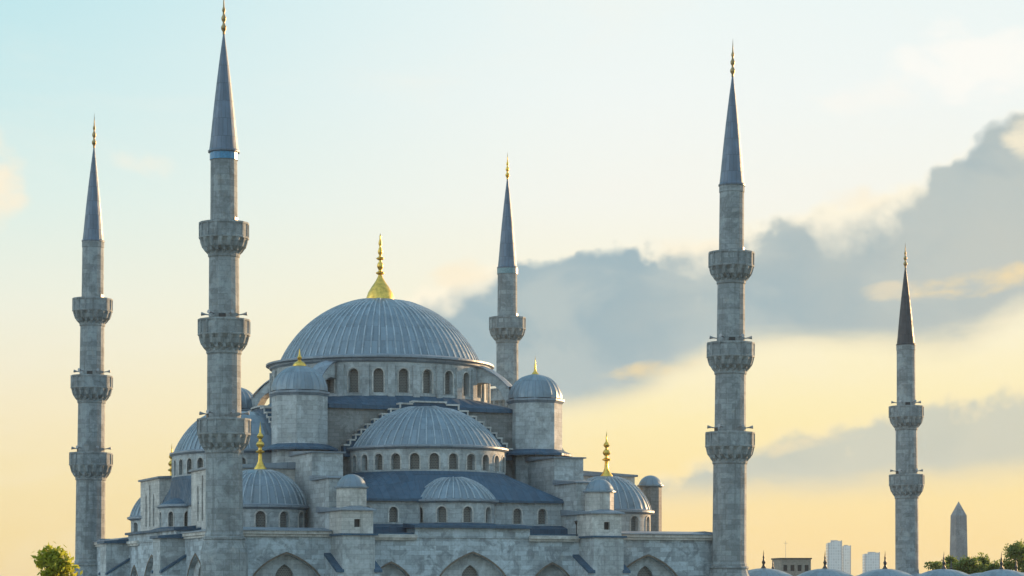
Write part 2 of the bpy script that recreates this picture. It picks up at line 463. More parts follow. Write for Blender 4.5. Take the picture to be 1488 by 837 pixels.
            for k in range(len(ring)):
                p, q = ring[k], ring[(k + 1) % len(ring)]
                s.face([P(p[0], p[1], 0), P(p[0], p[1], depth), P(q[0], q[1], depth), P(q[0], q[1], 0)],
                       [(p[0], p[1]), (p[0] + depth, p[1]), (q[0] + depth, q[1]), (q[0], q[1])])
            if panes is not None:
                m = MB(s.T)
                d = depth * 0.97
                for k in range(n):
                    (x0, h0), (x1, h1) = pts[k], pts[k + 1]
                    m.face([P(x0, zs, d), P(x1, zs, d), P(x1, h1, d), P(x0, h0, d)], [(x0 - c, zs), (x1 - c, zs), (x1 - c, h1), (x0 - c, h0)])
                panes.append(m)
    def moulding(s, P, c, wd, zp, rise, w_=0.35, th=0.14, z_foot=0.0, semi=False):
        """raised band round a pointed arch"""
        n = 20; hx = wd / 2
        def arc(off):
            h = hx + off; ri = rise + off * 1.15
            out = [(c - h, z_foot)]
            for k in range(n + 1):
                t = -1 + 2 * k / n
                t = math.copysign(1 - (1 - abs(t)) ** 1.5, t)
                out.append((c + h * t, zp + (sqrt(max(0, 1 - t * t)) * (rise + off) if semi else ri * arch_f(t))))
            return out + [(c + h, z_foot)]
        A = arc(0.003); B = arc(w_)
        for k in range(len(A) - 1):
            a0, a1, b0, b1 = A[k], A[k + 1], B[k], B[k + 1]
            s.face([P(a0[0], a0[1], -th), P(a1[0], a1[1], -th), P(b1[0], b1[1], -th), P(b0[0], b0[1], -th)])
            s.face([P(b0[0], b0[1], -th), P(b1[0], b1[1], -th), P(b1[0], b1[1], 0.02), P(b0[0], b0[1], 0.02)])
            s.face([P(a1[0], a1[1], -th), P(a0[0], a0[1], -th), P(a0[0], a0[1], 0.02), P(a1[0], a1[1], 0.02)])
    def build(s, name, mat, parent=None, smooth=None, loc=None):
        me = bpy.data.meshes.new(name)
        # weld coincident vertices so that smooth shading works
        idx = {}; vs = []; remap = []
        for p in s.v:
            k = (round(p[0], 4), round(p[1], 4), round(p[2], 4))
            if k not in idx: idx[k] = len(vs); vs.append(tuple(p))
            remap.append(idx[k])
        fs = []; uvs = []
        for f, uv in zip(s.f, s.uv):
            g = [remap[i] for i in f]
            if len(set(g)) < 3: continue
            gg = []; uu = []
            for a, b in zip(g, uv):
                if a not in gg: gg.append(a); uu.append(b)
            fs.append(gg); uvs.append(uu)
        me.from_pydata(vs, [], fs)
        ul = me.uv_layers.new(name='UVMap')
        flat = []
        for u in uvs:
            for a in u: flat += [a[0], a[1]]
        ul.data.foreach_set('uv', flat)
        if smooth:
            me.shade_smooth()
            me.set_sharp_from_angle(angle=radians(smooth))
        me.materials.append(mat)
        me.validate()
        o = bpy.data.objects.new(name, me); COL.objects.link(o)
        if parent: o.parent = parent
        if loc: o.location = loc
        return o

def cap_profile(r, rise, z0, n=16, top_r=0.0):
    """spherical cap from the rim (r, z0) to the apex"""
    Rs = (r * r + rise * rise) / (2 * rise)
    amax = math.asin(min(1, r / Rs)) if rise <= r else pi - math.asin(min(1, r / Rs))
    zc = z0 + rise - Rs
    out = []
    for i in range(n + 1):
        a = amax * (1 - i / n)
        out.append((Rs * sin(a), zc + Rs * cos(a)))
    out[-1] = (0.0, z0 + rise)
    return out
def ribs(per, h, n_prof, stop=0.72):
    """standing seams: every `per`-th meridian is raised by h until near the crown"""
    def f(k, i, r):
        if i == 0 or i > n_prof * stop or r < 0.01: return r
        return r + (h if k % per == 0 else 0.0)
    return f
def rolls(name, parent, prof, n, c, a0, a1, seed, T=None, hw=0.09, h=0.12, frac=0.72, jitter=0.12):
    """raised lead rolls running up a dome"""
    rnd = random.Random(seed); m = MB(T)
    full = abs(a1 - a0 - 2 * pi) < 1e-6
    for k in range(n + (0 if full else 1)):
        a = a0 + (a1 - a0) * k / n
        top = int(len(prof) * min(0.97, frac + rnd.uniform(-jitter, jitter)))
        ca, sa = cos(a), sin(a)
        L = []
        for i in range(top + 1):
            r, z = prof[i]; dh = h * (1 if i < top else 0.1)
            r2, z2 = prof[min(i + 1, len(prof) - 1)]; r1, z1 = prof[max(i - 1, 0)]
            d = Vector((r2 - r1, z2 - z1)).normalized(); nr, nz = d.y, -d.x
            q = []
            for (o, hh) in ((-hw, -.04), (-hw * .6, dh), (hw * .6, dh), (hw, -.04)):
                rr = r + nr * hh
                q.append((c[0] + rr * ca - o * sa, c[1] + rr * sa + o * ca, c[2] + z + nz * hh))
            L.append(q)
        for i in range(top):
            for j in range(3):
                m.face([L[i][j], L[i][j + 1], L[i + 1][j + 1], L[i + 1][j]])
    return m.build(name, LEAD_ROLL, parent)
def finial_profile(base_r, height, kind='big'):
    if kind == 'big':
        p = [(1.0, 0), (0.98, .03), (0.86, .11), (0.60, .20), (0.34, .28), (0.18, .345), (0.14, .375), (0.30, .395), (0.31, .41), (0.13, .432),
             (0.12, .45), (0.20, .48), (0.23, .51), (0.20, .54), (0.10, .572), (0.10, .59), (0.27, .612), (0.28, .625), (0.1, .65), (0.09, .67),
             (0.16, .70), (0.17, .73), (0.10, .775), (0.07, .80), (0.12, .83), (0.13, .85), (0.07, .90), (0.05, .93), (0.06, .95), (0.0, 1.0)]
    elif kind == 'mid':
        p = [(1.0, 0), (0.92, .03), (0.55, .10), (0.32, .18), (0.27, .32), (0.29, .335), (0.62, .355), (0.66, .38), (0.3, .41), (0.24, .45),
             (0.5, .48), (0.62, .52), (0.5, .56), (0.22, .595), (0.22, .63), (0.42, .66), (0.5, .69), (0.35, .73), (0.16, .76), (0.12, .84), (0.0, 1.0)]
    elif kind == 'squat':
        p = [(1.0, 0), (0.98, .06), (0.75, .18), (0.35, .27), (0.2, .34), (0.32, .42), (0.34, .48), (0.2, .56), (0.13, .66), (0.06, .9), (0.0, 1.0)]
    else:   # spire
        p = [(0.5, 0), (0.45, .06), (1.0, .12), (1.05, .17), (0.5, .235), (0.42, .28), (0.85, .33), (0.95, .385), (0.45, .45), (0.36, .50),
             (0.62, .54), (0.62, .58), (0.3, .64), (0.22, .75), (0.0, 1.0)]
    return [(r * base_r, z * height) for r, z in p]

# ------------------------------------------------------------------ ground
g = MB(); N = 24; RG = 26000
prev = None
for i in range(N):
    a, b = 2 * pi * i / N, 2 * pi * (i + 1) / N
    g.face([(0, 0, 0), (RG * cos(a), RG * sin(a), 0), (RG * cos(b), RG * sin(b), 0)])
gm, t, b = newmat('park ground')
tcn = t.new('ShaderNodeTexCoord')
nn = t.noise(tcn.outputs['Object'], 0.05, 8, 0.65)
t.l.new(t.ramp(nn, [(0.35, (0.06, 0.085, 0.03, 1)), (0.5, (0.14, 0.13, 0.09, 1)), (0.65, (0.28, 0.26, 0.22, 1))]), b.inputs['Base Color'])
b.inputs['Roughness'].default_value = 0.95
tag(g.build('ground', gm), kind='structure')
pv = MB()
pv.box(-60, 160, -52, 52, -0.2, 0.02)
pave = pv.build('pavement', stone('paving', (0.33, 0.31, 0.28), bw=1.2, rh=0.8))
ROT = atan2(23.1, 58.3)
OX, OY = -17.07, 304.2
pave.location = (OX, OY, 0.0); pave.rotation_euler = (0, 0, ROT); tag(pave, kind='structure')
def world(u, v, z=0.0):
    return (OX + u * cos(ROT) - v * sin(ROT), OY + u * sin(ROT) + v * cos(ROT), z)

# ------------------------------------------------------------------ the mosque
mosque = empty('mosque', (OX, OY, 0), ROT)
tag(mosque, 'great domed stone mosque with stacked lead domes, half domes and a gilded top finial', 'mosque')

# --- main dome
ND = 20
prof = cap_profile(12.95, 8.5, 39.55, ND)
m = MB(); m.lathe([(13.2, 39.3)] + prof, 144)
main_dome = m.build('main_dome', LEAD_DOME, mosque, 25)
rolls('lead_rolls', main_dome, prof, 76, (0, 0, 0), 0, 2 * pi, 1, hw=.12, h=.11, frac=.70, jitter=.18)
m = MB(); m.lathe(finial_profile(1.85, 8.7, 'big'), 28, (0, 0, 47.88)); m.build('finial', GOLD, main_dome, 40)
m = MB(); m.lathe([(14.05, 38.55), (14.3, 38.75), (14.35, 38.95), (14.75, 39.1), (14.75, 39.32), (13.4, 39.62)], 96)
m.build('dome_cornice', LEAD_EDGE, mosque, 30)
# drum
def cylP(R, cx=0, cy=0, a_off=0.0):
    def P(s, z, d):
        a = s / R + a_off
        r = R - d
        return (cx + r * cos(a), cy + r * sin(a), z)
    return P
m = MB(); panes = []
R = 14.0; per = 2 * pi * R
NW = 28
m.arch_wall(cylP(R), 0, per, 34.0, 38.6, [((k + .5) * per / NW, 1.25, 34.75, 37.1, 0.62) for k in range(NW)], 0.7, 0.8, panes)
drum = m.build('dome_drum', STONE, mosque, 25)
for p in panes: p.build('window', PANE, drum)
def frames(P, wins, parent, T=None):
    for (c, wd, zs, zp, ri) in wins:
        m = MB(T); m.moulding(P, c, wd, zp, ri, .17, .07, zs, True)
        m.build('window_frame', STONE_PALE, parent)
frames(cylP(R), [((k + .5) * per / NW, 1.25, 34.75, 37.1, 0.62) for k in range(NW)], drum)
for k in range(NW):                                  # shallow piers between the windows
    T = Matrix.Rotation(2 * pi * k / NW, 3, 'Z')
    m = MB(lambda p, T=T: T @ Vector(p))
    m.box(13.9, 14.28, -0.42, 0.42, 34.0, 38.2, bottom=False)
    m.build('pilaster', STONE, drum)

# --- central block under the drum
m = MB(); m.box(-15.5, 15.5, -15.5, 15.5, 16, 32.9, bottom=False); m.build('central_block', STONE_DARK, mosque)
m = MB()
sq = []
for k in range(64):
    a = 2 * pi * (k + .5) / 64
    c_, s_ = cos(a), sin(a); q = 15.9 / max(abs(c_), abs(s_))
    q = min(q, 20.0)
    sq.append(((14.1 * c_, 14.1 * s_, 34.35), (q * c_, q * s_, 32.95)))
for k in range(64):
    a, b_ = sq[k], sq[(k + 1) % 64]
    m.face([a[1], b_[1], b_[0], a[0]])
    a2 = (a[1][0], a[1][1], 32.45); b2 = (b_[1][0], b_[1][1], 32.45)
    m.face([a2, b2, b_[1], a[1]])
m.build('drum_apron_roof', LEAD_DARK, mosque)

# --- four weight turrets and flying buttresses
def octa(R, cx=0, cy=0, rot=pi / 8, n=8):
    return [(cx + R * cos(rot + 2 * pi * k / n), cy + R * sin(rot + 2 * pi * k / n)) for k in range(n)]
for (a, b_) in ((-1, -1), (1, -1), (-1, 1), (1, 1)):
    cx, cy = 15.4 * a, 15.4 * b_
    m = MB(); m.prism(octa(3.4, cx, cy), 16, 33.95)
    tur = m.build('corner_turret', STONE, mosque)
    m = MB(); m.lathe([(3.35, 33.6), (3.6, 33.9), (3.7, 34.0), (3.7, 34.22), (3.3, 34.35)], 8, (cx, cy, 0), rot=pi / 8); m.build('turret_cornice', LEAD_EDGE, tur)
    m = MB(); pr = cap_profile(3.38, 3.15, 34.33, 12); m.lathe(pr, 24 * 4, (cx, cy, 0), mod=ribs(4, 0.1, 12, 0.72)); m.build('turret_dome', LEAD_DOME, tur, 25)
    m = MB(); m.lathe(finial_profile(0.85, 2.2, 'squat') if (a, b_) == (-1, -1) else [(.55, 0), (.45, .12), (.2, .42), (.12, .8), (.17, 1.0), (.1, 1.2), (.06, 1.7), (0, 2.5)], 16, (cx, cy, 37.4)); m.build('finial', GOLD, tur, 40)
    m = MB(); m.lathe([(4.7, 27.1), (4.7, 27.35), (3.4, 27.9)], 8, (cx, cy, 0), rot=pi / 8); m.build('turret_skirt', LEAD_DARK, tur)
    # flying buttress along the diagonal
    th = atan2(b_, a)
    T = Matrix.Rotation(th, 3, 'Z')
    m = MB(lambda p, T=T: T @ Vector(p))
    n = 10; top = []; bot = []
    for k in range(n + 1):
        t_ = k / n; r = 13.8 + t_ * (18.6 - 13.8)
        top.append((r, 38.55 - 0.6 * t_ - 2.3 * t_ ** 2)); bot.append((r, 34.0 + 2.6 * sqrt(max(0, 1 - ((r - 14.9) / 2.9) ** 2)) if 12 < r < 17.8 else 34.0))
    hw = 0.85
    for k in range(n):
        (r0, t0), (r1, t1) = top[k], top[k + 1]; b0, b1 = bot[k][1], bot[k + 1][1]
        m.face([(r0, -hw, b0), (r1, -hw, b1), (r1, -hw, t1), (r0, -hw, t0)])
        m.face([(r1, hw, b1), (r0, hw, b0), (r0, hw, t0), (r1, hw, t1)])
        m.face([(r0, hw, b0), (r1, hw, b1), (r1, -hw, b1), (r0, -hw, b0)])
    fb = m.build('flying_buttress', STONE, mosque)
    m = MB(lambda p, T=T: T @ Vector(p))
    hw = 1.05
    for k in range(n):
        (r0, t0), (r1, t1) = top[k], top[k + 1]
        m.face([(r0, -hw, t0 + .02), (r1, -hw, t1 + .02), (r1, -hw, t1 + .2), (r0, -hw, t0 + .2)])
        m.face([(r1, hw, t1 + .02), (r0, hw, t0 + .02), (r0, hw, t0 + .2), (r1, hw, t1 + .2)])
        m.face([(r0, -hw, t0 + .2), (r1, -hw, t1 + .2), (r1, 0, t1 + .42), (r0, 0, t0 + .42)])
        m.face([(r0, 0, t0 + .42), (r1, 0, t1 + .42), (r1, hw, t1 + .2), (r0, hw, t0 + .2)])
    m.build('coping', LEAD_EDGE, fb)

# --- the four sides
SIDES = [(0, 34.0, -30.0, 32.0), (1, 32.0, -34.0, 34.0), (2, 34.0, -32.0, 30.0), (3, 30.0, -34.0, 34.0)]
for r, B, XL, XR in SIDES:
    k_ = (B - 22.0) / 12.0
    def T(p, r=r, k_=k_):
        x, y, z = p
        if y < -22: y = -22 + (y + 22) * k_
        for _ in range(r): x, y = -y, x
        return Vector((x, y, z))
    def nb(): return MB(T)
    front = r in (0, 3)
    # half dome
    cy = -20.0 if r == 3 else -17.0; bk = -15.3 - cy
    m = nb(); pr = cap_profile(9.35, 5.3, 27.6, 16)
    m.lathe(pr, 72, (0.3, cy, 0), pi, 2 * pi, back=bk)
    hd = m.build('half_dome', LEAD_DOME, mosque, 25)
    rolls('lead_rolls', hd, pr, 28, (0.3, cy, 0), pi, 2 * pi, 2 + r, T, frac=.72)
    m = nb(); m.lathe([(9.75, 27.1), (9.95, 27.25), (10.15, 27.35), (10.15, 27.55), (9.2, 27.72)], 48, (0.3, cy, 0), pi, 2 * pi, back=bk)
    m.build('half_dome_cornice', LEAD_EDGE, mosque, 30)
    m = nb(); panes = []
    R = 9.7; L = pi * R
    m.arch_wall(cylP(R, 0.3, cy, pi), 0, L, 24.0, 27.2, [((k + .5) * L / 13, 1.15, 24.65, 26.0, 0.57) for k in range(13)], 0.6, 0.8, panes)
    m.box(-9.4, -8.3, cy, -15.4, 24.0, 27.2); m.box(8.9, 10.0, cy, -15.4, 24.0, 27.2)
    dr = m.build('half_dome_drum', STONE, mosque, 25)
    if r != 2:
        for p in panes: p.build('window', PANE, dr)
        frames(cylP(R, 0.3, cy, pi), [((k + .5) * L / 13, 1.15, 24.65, 26.0, 0.57) for k in range(13)], dr, T)
    # stepped gable behind the half dome
    m = nb(); cp = nb()
    steps = [(2.2, 33.35), (3.9, 33.05), (5.1, 32.35), (6.2, 31.7), (7.2, 31.05), (8.1, 30.4), (8.9, 29.75), (9.6, 29.1), (10.3, 28.45), (11.0, 27.8)]
    y0, y1 = -16.7, -15.6
    m.box(0.8 - 2.2, 0.8 + 2.2, y0, y1, 26.5, 33.35, bottom=False); cp.box(0.8 - 2.24, 0.8 + 2.24, y0 - .2, y1, 33.353, 33.55)
    for sgn in (-1, 1):
        for i in range(1, len(steps)):
            xa, xb = steps[i - 1][0], steps[i][0]; z = steps[i][1]
            if sgn < 0: xa, xb = -xb, -xa
            xa += 0.8; xb += 0.8
            m.box(xa, xb, y0, y1, 26.5, z, bottom=False)
            cp.box(xa - 0.03, xb + 0.03, y0 - 0.2, y1, z + 0.003, z + 0.2)
            xe = xb if sgn < 0 else xa                     # pale riser
            zu = steps[i - 1][1]
            cp.box(xe - .09 - (.09 if sgn > 0 else -.09), xe + .09 - (.09 if sgn > 0 else -.09), y0 - .17, y0 - .02, z + .2, zu)
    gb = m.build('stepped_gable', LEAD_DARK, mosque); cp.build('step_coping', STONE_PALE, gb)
    # skirt roof
    m = nb(); ring0 = []; ring1 = []
    n = 60
    for k in range(n + 1):
        a = pi + pi * k / n
        c_, s_ = cos(a), sin(a)
        ring0.append((0.3 + 9.75 * c_, cy + 9.75 * s_, 24.45))
        tx = 13.9 / abs(c_) if abs(c_) > 1e-6 else 1e9
        ty = (29.4 + cy) / abs(s_) if abs(s_) > 1e-6 else 1e9
        q = min(tx, ty)
        ring1.append((q * c_, cy + q * s_, 20.95))
    for k in range(n):
        m.face([ring1[k], ring1[k + 1], ring0[k + 1], ring0[k]])
        a, b_ = ring1[k], ring1[k + 1]
        m.face([(a[0], a[1], 20.68), (b_[0], b_[1], 20.68), b_, a])
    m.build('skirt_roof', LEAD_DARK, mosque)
    # exedra in the middle of the gallery wall
    ey = -27.4
    m = nb(); pr = cap_profile(5.05, 2.75 if r != 3 else 1.1, 20.95, 12)
    m.lathe(pr, 48, (0, ey, 0), pi, 2 * pi, back=4.0)
    m.build('exedra_dome', LEAD_DOME if r != 3 else LEAD_DARK, mosque, 25)
    if r == 0: rolls('lead_rolls', bpy.data.objects['exedra_dome'], pr, 18, (0, ey, 0), pi, 2 * pi, 12, T, frac=.8)
    m = nb(); m.lathe([(5.0, 20.5), (5.25, 20.6), (5.45, 20.7), (5.45, 20.9), (4.9, 21.0)], 32, (0, ey, 0), pi, 2 * pi, back=1.5)
    m.build('exedra_cornice', LEAD_EDGE, mosque, 30)
    m = nb(); panes = []
    R = 4.95; L = pi * R
    m.arch_wall(cylP(R, 0, ey, pi), 0, L, 16.9, 20.6, [((k + .5) * L / 5, 1.1, 18.2, 19.5, 0.55) for k in range(5)], 0.5, 0.8, panes)
    def flat(y, sx=1):
        return lambda s, z, d: (s, y + d, z)
    fy = -28.9
    for (xa, xb, ws) in ((-13.4, -4.7, [-11.2, -8.0]), (4.7, 13.4, [7.6, 10.8])):
        m.arch_wall(flat(fy), xa, xb, 16.9, 20.75, [(x, 1.05, 18.2, 19.5, 0.52) for x in ws], 0.5, 3, panes)
    ew = m.build('exedra_wall', STONE, mosque, 25)
    if r != 2:
        for p in panes: p.build('window', PANE, ew)
        frames(cylP(R, 0, ey, pi), [((k + .5) * L / 5, 1.1, 18.2, 19.5, 0.55) for k in range(5)], ew, T)
        frames(flat(fy), [(x, 1.05, 18.2, 19.5, 0.52) for x in (-11.2, -8.0, 7.6, 10.8)], ew, T)
    m = nb(); m.lathe([(6.3, 17.75), (6.3, 17.9), (4.9, 18.15)], 32, (0, ey, 0), pi, 2 * pi); m.box(-13.4, -5.2, -30.6, -28.95, 16.9, 17.6, dz=.4, bottom=False); m.box(5.2, 13.4, -30.6, -28.95, 16.9, 17.6, dz=.4, bottom=False)
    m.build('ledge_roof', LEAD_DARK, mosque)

    # stepped buttress piers
    for sg in (-1, 1):
        X = 15.3 * sg; x0, x1 = X - 1.9, X + 1.9
        m = nb()
        qib = r in (1, 3)
        if not qib:
            m.box(x0, x1, -26.5, -17.5, 15, 26.3, bottom=False)
            m.box(x0 + .003, x1 - .003, -33.3, -26.5, 15, 23.0, bottom=False)
            m.box(x0, x1, -38.4, -33.3, 0, 16.4, bottom=False)
        else:
            b0, b1 = (8.5, 19.5) if sg > 0 else (-19.5, -8.5)
            if r == 1: b0, b1 = x0, x1
            m.box(x0, x1, -38.4, -29.3, 0, 16.4, bottom=False)
        pier = m.build('buttress_pier', STONE, mosque)
        if qib:
            m = nb(); panes = []
            mid = (b0 + b1) / 2
            m.arch_wall(lambda s, z, d: (s, -29.6 + d, z), b0, b1, 15, 24.7, [(mid - 2.2, .8, 18.6, 22.0, .9), (mid, .8, 18.6, 23.2, .9), (mid + 2.2, .8, 18.6, 22.0, .9)] if r == 3 else [], .6, 5, panes)
            m.face([(b0, -17, 15), (b0, -29.6, 15), (b0, -29.6, 24.7), (b0, -17, 24.7)])
            m.face([(b1, -29.6, 15), (b1, -17, 15), (b1, -17, 24.7), (b1, -29.6, 24.7)])
            blk = m.build('buttress_block', STONE_PALE, mosque)
            for p in panes: p.build('window', PANE, blk)
            m = nb(); m.box(b0 - .3, b1 + .3, -30.0, -17, 24.703, 24.95, dz=.6); m.build('block_roof', LEAD_EDGE, blk)
            m = nb(); m.box(x0 - .4, x1 + .4, -38.9, -29.7, 16.403, 16.7, dz=.5); m.build('pier_roof', LEAD_DARK, pier)
        # lead roofs of the steps
        for (ya, yb, z, e) in (((-26.8, -17.5, 26.3, 0.28), (-33.6, -26.55, 23.0, 0.28)) if not qib else ()):
            m = nb(); m.box(x0 - e, x1 + e, ya, yb, z + .003, z + .16, dz=.45); m.build('step_roof', LEAD_EDGE, pier)
        # square kiosk at the front with its small dark window
        if not qib:
            m = nb(); panes = []
            kx0, kx1 = X - 1.85, X + 1.85; ky = -37.9
            m.arch_wall(flat(ky), kx0, kx1, 16.55, 19.2, [(X, 0.75, 17.35, 18.2, 0.05)], 0.5, 5, panes)
            m.face([(kx0, -29.0, 16.55), (kx0, ky, 16.55), (kx0, ky, 19.2), (kx0, -29.0, 19.2)])
            m.face([(kx1, ky, 16.55), (kx1, -29.0, 16.55), (kx1, -29.0, 19.2), (kx1, ky, 19.2)])
            ks = m.build('kiosk', STONE_PALE, pier)
            m = nb(); m.face([(X - .5, ky + .48, 17.3), (X + .5, ky + .48, 17.3), (X + .5, ky + .48, 18.4), (X - .5, ky + .48, 18.4)]); m.build('window', PANE_DARK, pier)
            m = nb(); e = .32
            m.face([(kx0 - e, ky - e, 19.2), (kx1 + e, ky - e, 19.2), (kx1 + e, ky - e, 19.36), (kx0 - e, ky - e, 19.36)])
            m.face([(kx0 - e, -29.0, 19.2), (kx0 - e, ky - e, 19.2), (kx0 - e, ky - e, 19.36), (kx0 - e, -29.0, 19.9)])
            m.face([(kx1 + e, ky - e, 19.2), (kx1 + e, -29.0, 19.2), (kx1 + e, -29.0, 19.9), (kx1 + e, ky - e, 19.36)])
            m.face([(kx0 - e, ky - e, 19.36), (X, ky + 1, 19.9), (X, -29.0, 20.1), (kx0 - e, -29.0, 19.9)])
            m.face([(X, ky + 1, 19.9), (kx1 + e, ky - e, 19.36), (kx1 + e, -29.0, 19.9), (X, -29.0, 20.1)])
            m.face([(kx0 - e, ky - e, 19.36), (kx1 + e, ky - e, 19.36), (X, ky + 1, 19.9)])
            m.face([(kx0 - e, ky - e, 19.2), (kx0 - e, -29.0, 19.2), (kx1 + e, -29.0, 19.2), (kx1 + e, ky - e, 19.2)])
            m.build('kiosk_roof', LEAD_EDGE, pier)
            # small domed lantern
            m = nb(); m.prism(octa(1.7, X, -35.7), 19.5, 21.8); m.build('lantern', STONE_PALE, pier)
            m = nb(); m.lathe([(1.65, 21.7), (1.95, 21.8), (1.95, 21.95), (1.7, 22.05)] + cap_profile(1.7, 1.35, 22.05, 8)[1:], 8, (X, -35.7, 0), rot=pi / 8); m.build('lantern_dome', LEAD_DOME, pier, 50)
            # pier cornice and sloping side copings
            m = nb(); m.box(x0 - .3, x1 + .3, -38.7, -33.7, 16.403, 16.62); m.build('pier_cornice', LEAD_DARK, pier)
        for q in (-1, 1):
            xa = X + q * 1.9; xb = X + q * 2.6
            lo, hi = min(xa, xb), max(xa, xb)
            m = nb(); m.box(lo, hi, -38.4, -32.0, 0, 12.3, dz=2.7, bottom=False); m.build('side_wall', STONE_FACADE, pier)
            m = nb()
            m.face([(lo - .12, -38.6, 12.25), (hi + .12, -38.6, 12.25), (hi + .12, -31.8, 15.13), (lo - .12, -31.8, 15.13)])
            m.face([(lo - .12, -38.6, 12.55), (hi + .12, -38.6, 12.55), (hi + .12, -31.8, 15.43), (lo - .12, -31.8, 15.43)])
            for (x_a, x_b) in ((lo - .12, lo - .12), (hi + .12, hi + .12)):
                m.face([(x_a, -31.8, 15.13), (x_a, -38.6, 12.25), (x_a, -38.6, 12.55), (x_a, -31.8, 15.43)])
            m.face([(lo - .12, -38.6, 12.25), (hi + .12, -38.6, 12.25), (hi + .12, -38.6, 12.55), (lo - .12, -38.6, 12.55)])
            m.build('sloping_coping', LEAD_DARK, pier)

    # facade wall with pointed blind arches and windows in them
    P = lambda s, z, d: (s, -34.0 + d, z)
    P2 = lambda s, z, d: (s, -33.1 + d, z)
    arches = [(-22.4, 8.2, 0.6, 10.9, 3.45), (-10.0, 5.2, 0.6, 10.6, 2.75), (0, 8.6, 0.6, 10.9, 3.65), (10.0, 5.2, 0.6, 10.6, 2.75), (22.4, 8.2, 0.6, 10.9, 3.45)]
    m = nb(); m.arch_wall(P, XL, XR, 0, 16.3, arches, 0.9, 4)
    fac = m.build('facade_wall', STONE_FACADE, mosque, 20)
    panes = []
    m = nb()
    for (c, wd, zs, zp, ri) in arches:
        ww = 2.1 if wd > 6 else 1.5
        m.arch_wall(P2, c - wd / 2 - .3, c + wd / 2 + .3, 0, zp + ri + .3, [(c, ww, 9.0, 11.9 if wd > 6 else 11.0, ww * .62)], 0.5, 6, panes)
    m.build('niche_wall', STONE, fac, 20)
    for p in panes: p.build('window', PANE, fac)
    for (c, wd, zs, zp, ri) in arches:
        m = nb(); m.moulding(P, c, wd, zp, ri, 0.2, 0.1, 0.6); m.build('arch_moulding', ARCH, fac)
    # cornice in the bays between the piers, higher in the middle
    for (xa, xb, z) in ((XL, -17.3, 16.3), (-13.3, -7.0, 16.0), (7.0, 13.3, 16.0), (17.3, XR, 16.3)):
        m = nb()
        m.box(xa, xb, -34.35, -32.6, z + .003, z + .28)
        m.box(xa, xb, -34.6, -32.4, z + .283, z + .62, dz=.2)
        m.build('cornice', STONE_PALE, mosque)
    for (xa, xb, z) in ((XL, -17.3, 16.93), (17.3, XR, 16.93)):
        m = nb(); m.box(xa, xb, -34.8, -31.5, z, z + .12, dz=.35); m.build('cornice_lead', LEAD_EDGE, mosque)
    hp = 13.3 if r == 3 else 7.1
    m = nb(); m.box(-hp, hp, -34.12, -31.0, 16.31, 17.45, bottom=False); m.build('raised_parapet', STONE_FACADE, mosque)
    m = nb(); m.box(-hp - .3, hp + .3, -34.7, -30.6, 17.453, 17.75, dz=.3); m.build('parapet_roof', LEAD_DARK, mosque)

# roof over the hall
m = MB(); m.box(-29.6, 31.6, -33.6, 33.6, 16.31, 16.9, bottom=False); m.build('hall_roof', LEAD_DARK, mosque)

# --- corner domes
for (a, b_) in ((-1, -1), (1, -1), (-1, 1), (1, 1)):
    cx, cy = 22.2 * a, 22.2 * b_
    m = MB(); panes = []
    R = 5.45; L = 2 * pi * R
    m.arch_wall(cylP(R, cx, cy), 0, L, 16.9, 19.9, [((k + .5) * L / 12, 1.15, 17.4, 18.8, 0.57) for k in range(12)], 0.5, 0.8, panes)
    dr = m.build('corner_drum', STONE, mosque, 25)
    for p in panes: p.build('window', PANE, dr)
    if b_ < 0: frames(cylP(R, cx, cy), [((k + .5) * L / 12, 1.15, 17.4, 18.8, 0.57) for k in range(12)], dr)
    m = MB(); m.lathe([(5.45, 19.6), (5.7, 19.75), (5.95, 19.85), (5.95, 20.1), (5.4, 20.3)], 64, (cx, cy, 0)); m.build('corner_cornice', LEAD_EDGE, mosque, 30)
    m = MB(); m.lathe(cap_profile(5.5, 4.3, 20.2, 14), 72, (cx, cy, 0)); cd_ = m.build('corner_dome', LEAD_DOME, mosque, 25); rolls('lead_rolls', cd_, cap_profile(5.5, 4.3, 20.2, 14), 34, (cx, cy, 0), 0, 2 * pi, 30, frac=.72)
    m = MB(); m.lathe(finial_profile(0.8, 5.7, 'mid'), 18, (cx, cy, 24.4)); m.build('finial', GOLD, cd_, 40)

# --- slim stair turrets on the courtyard side
for sg in (-1, 1):
    cx, cy = 31.0, 16.2 * sg
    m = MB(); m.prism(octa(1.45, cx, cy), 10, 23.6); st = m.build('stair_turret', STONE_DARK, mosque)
    m = MB(); m.lathe([(1.4, 23.4), (1.7, 23.6), (1.7, 23.75), (1.5, 23.85)] + cap_profile(1.5, 1.15, 23.85, 8)[1:], 16, (cx, cy, 0)); m.build('turret_dome', LEAD_DOME, st, 40)

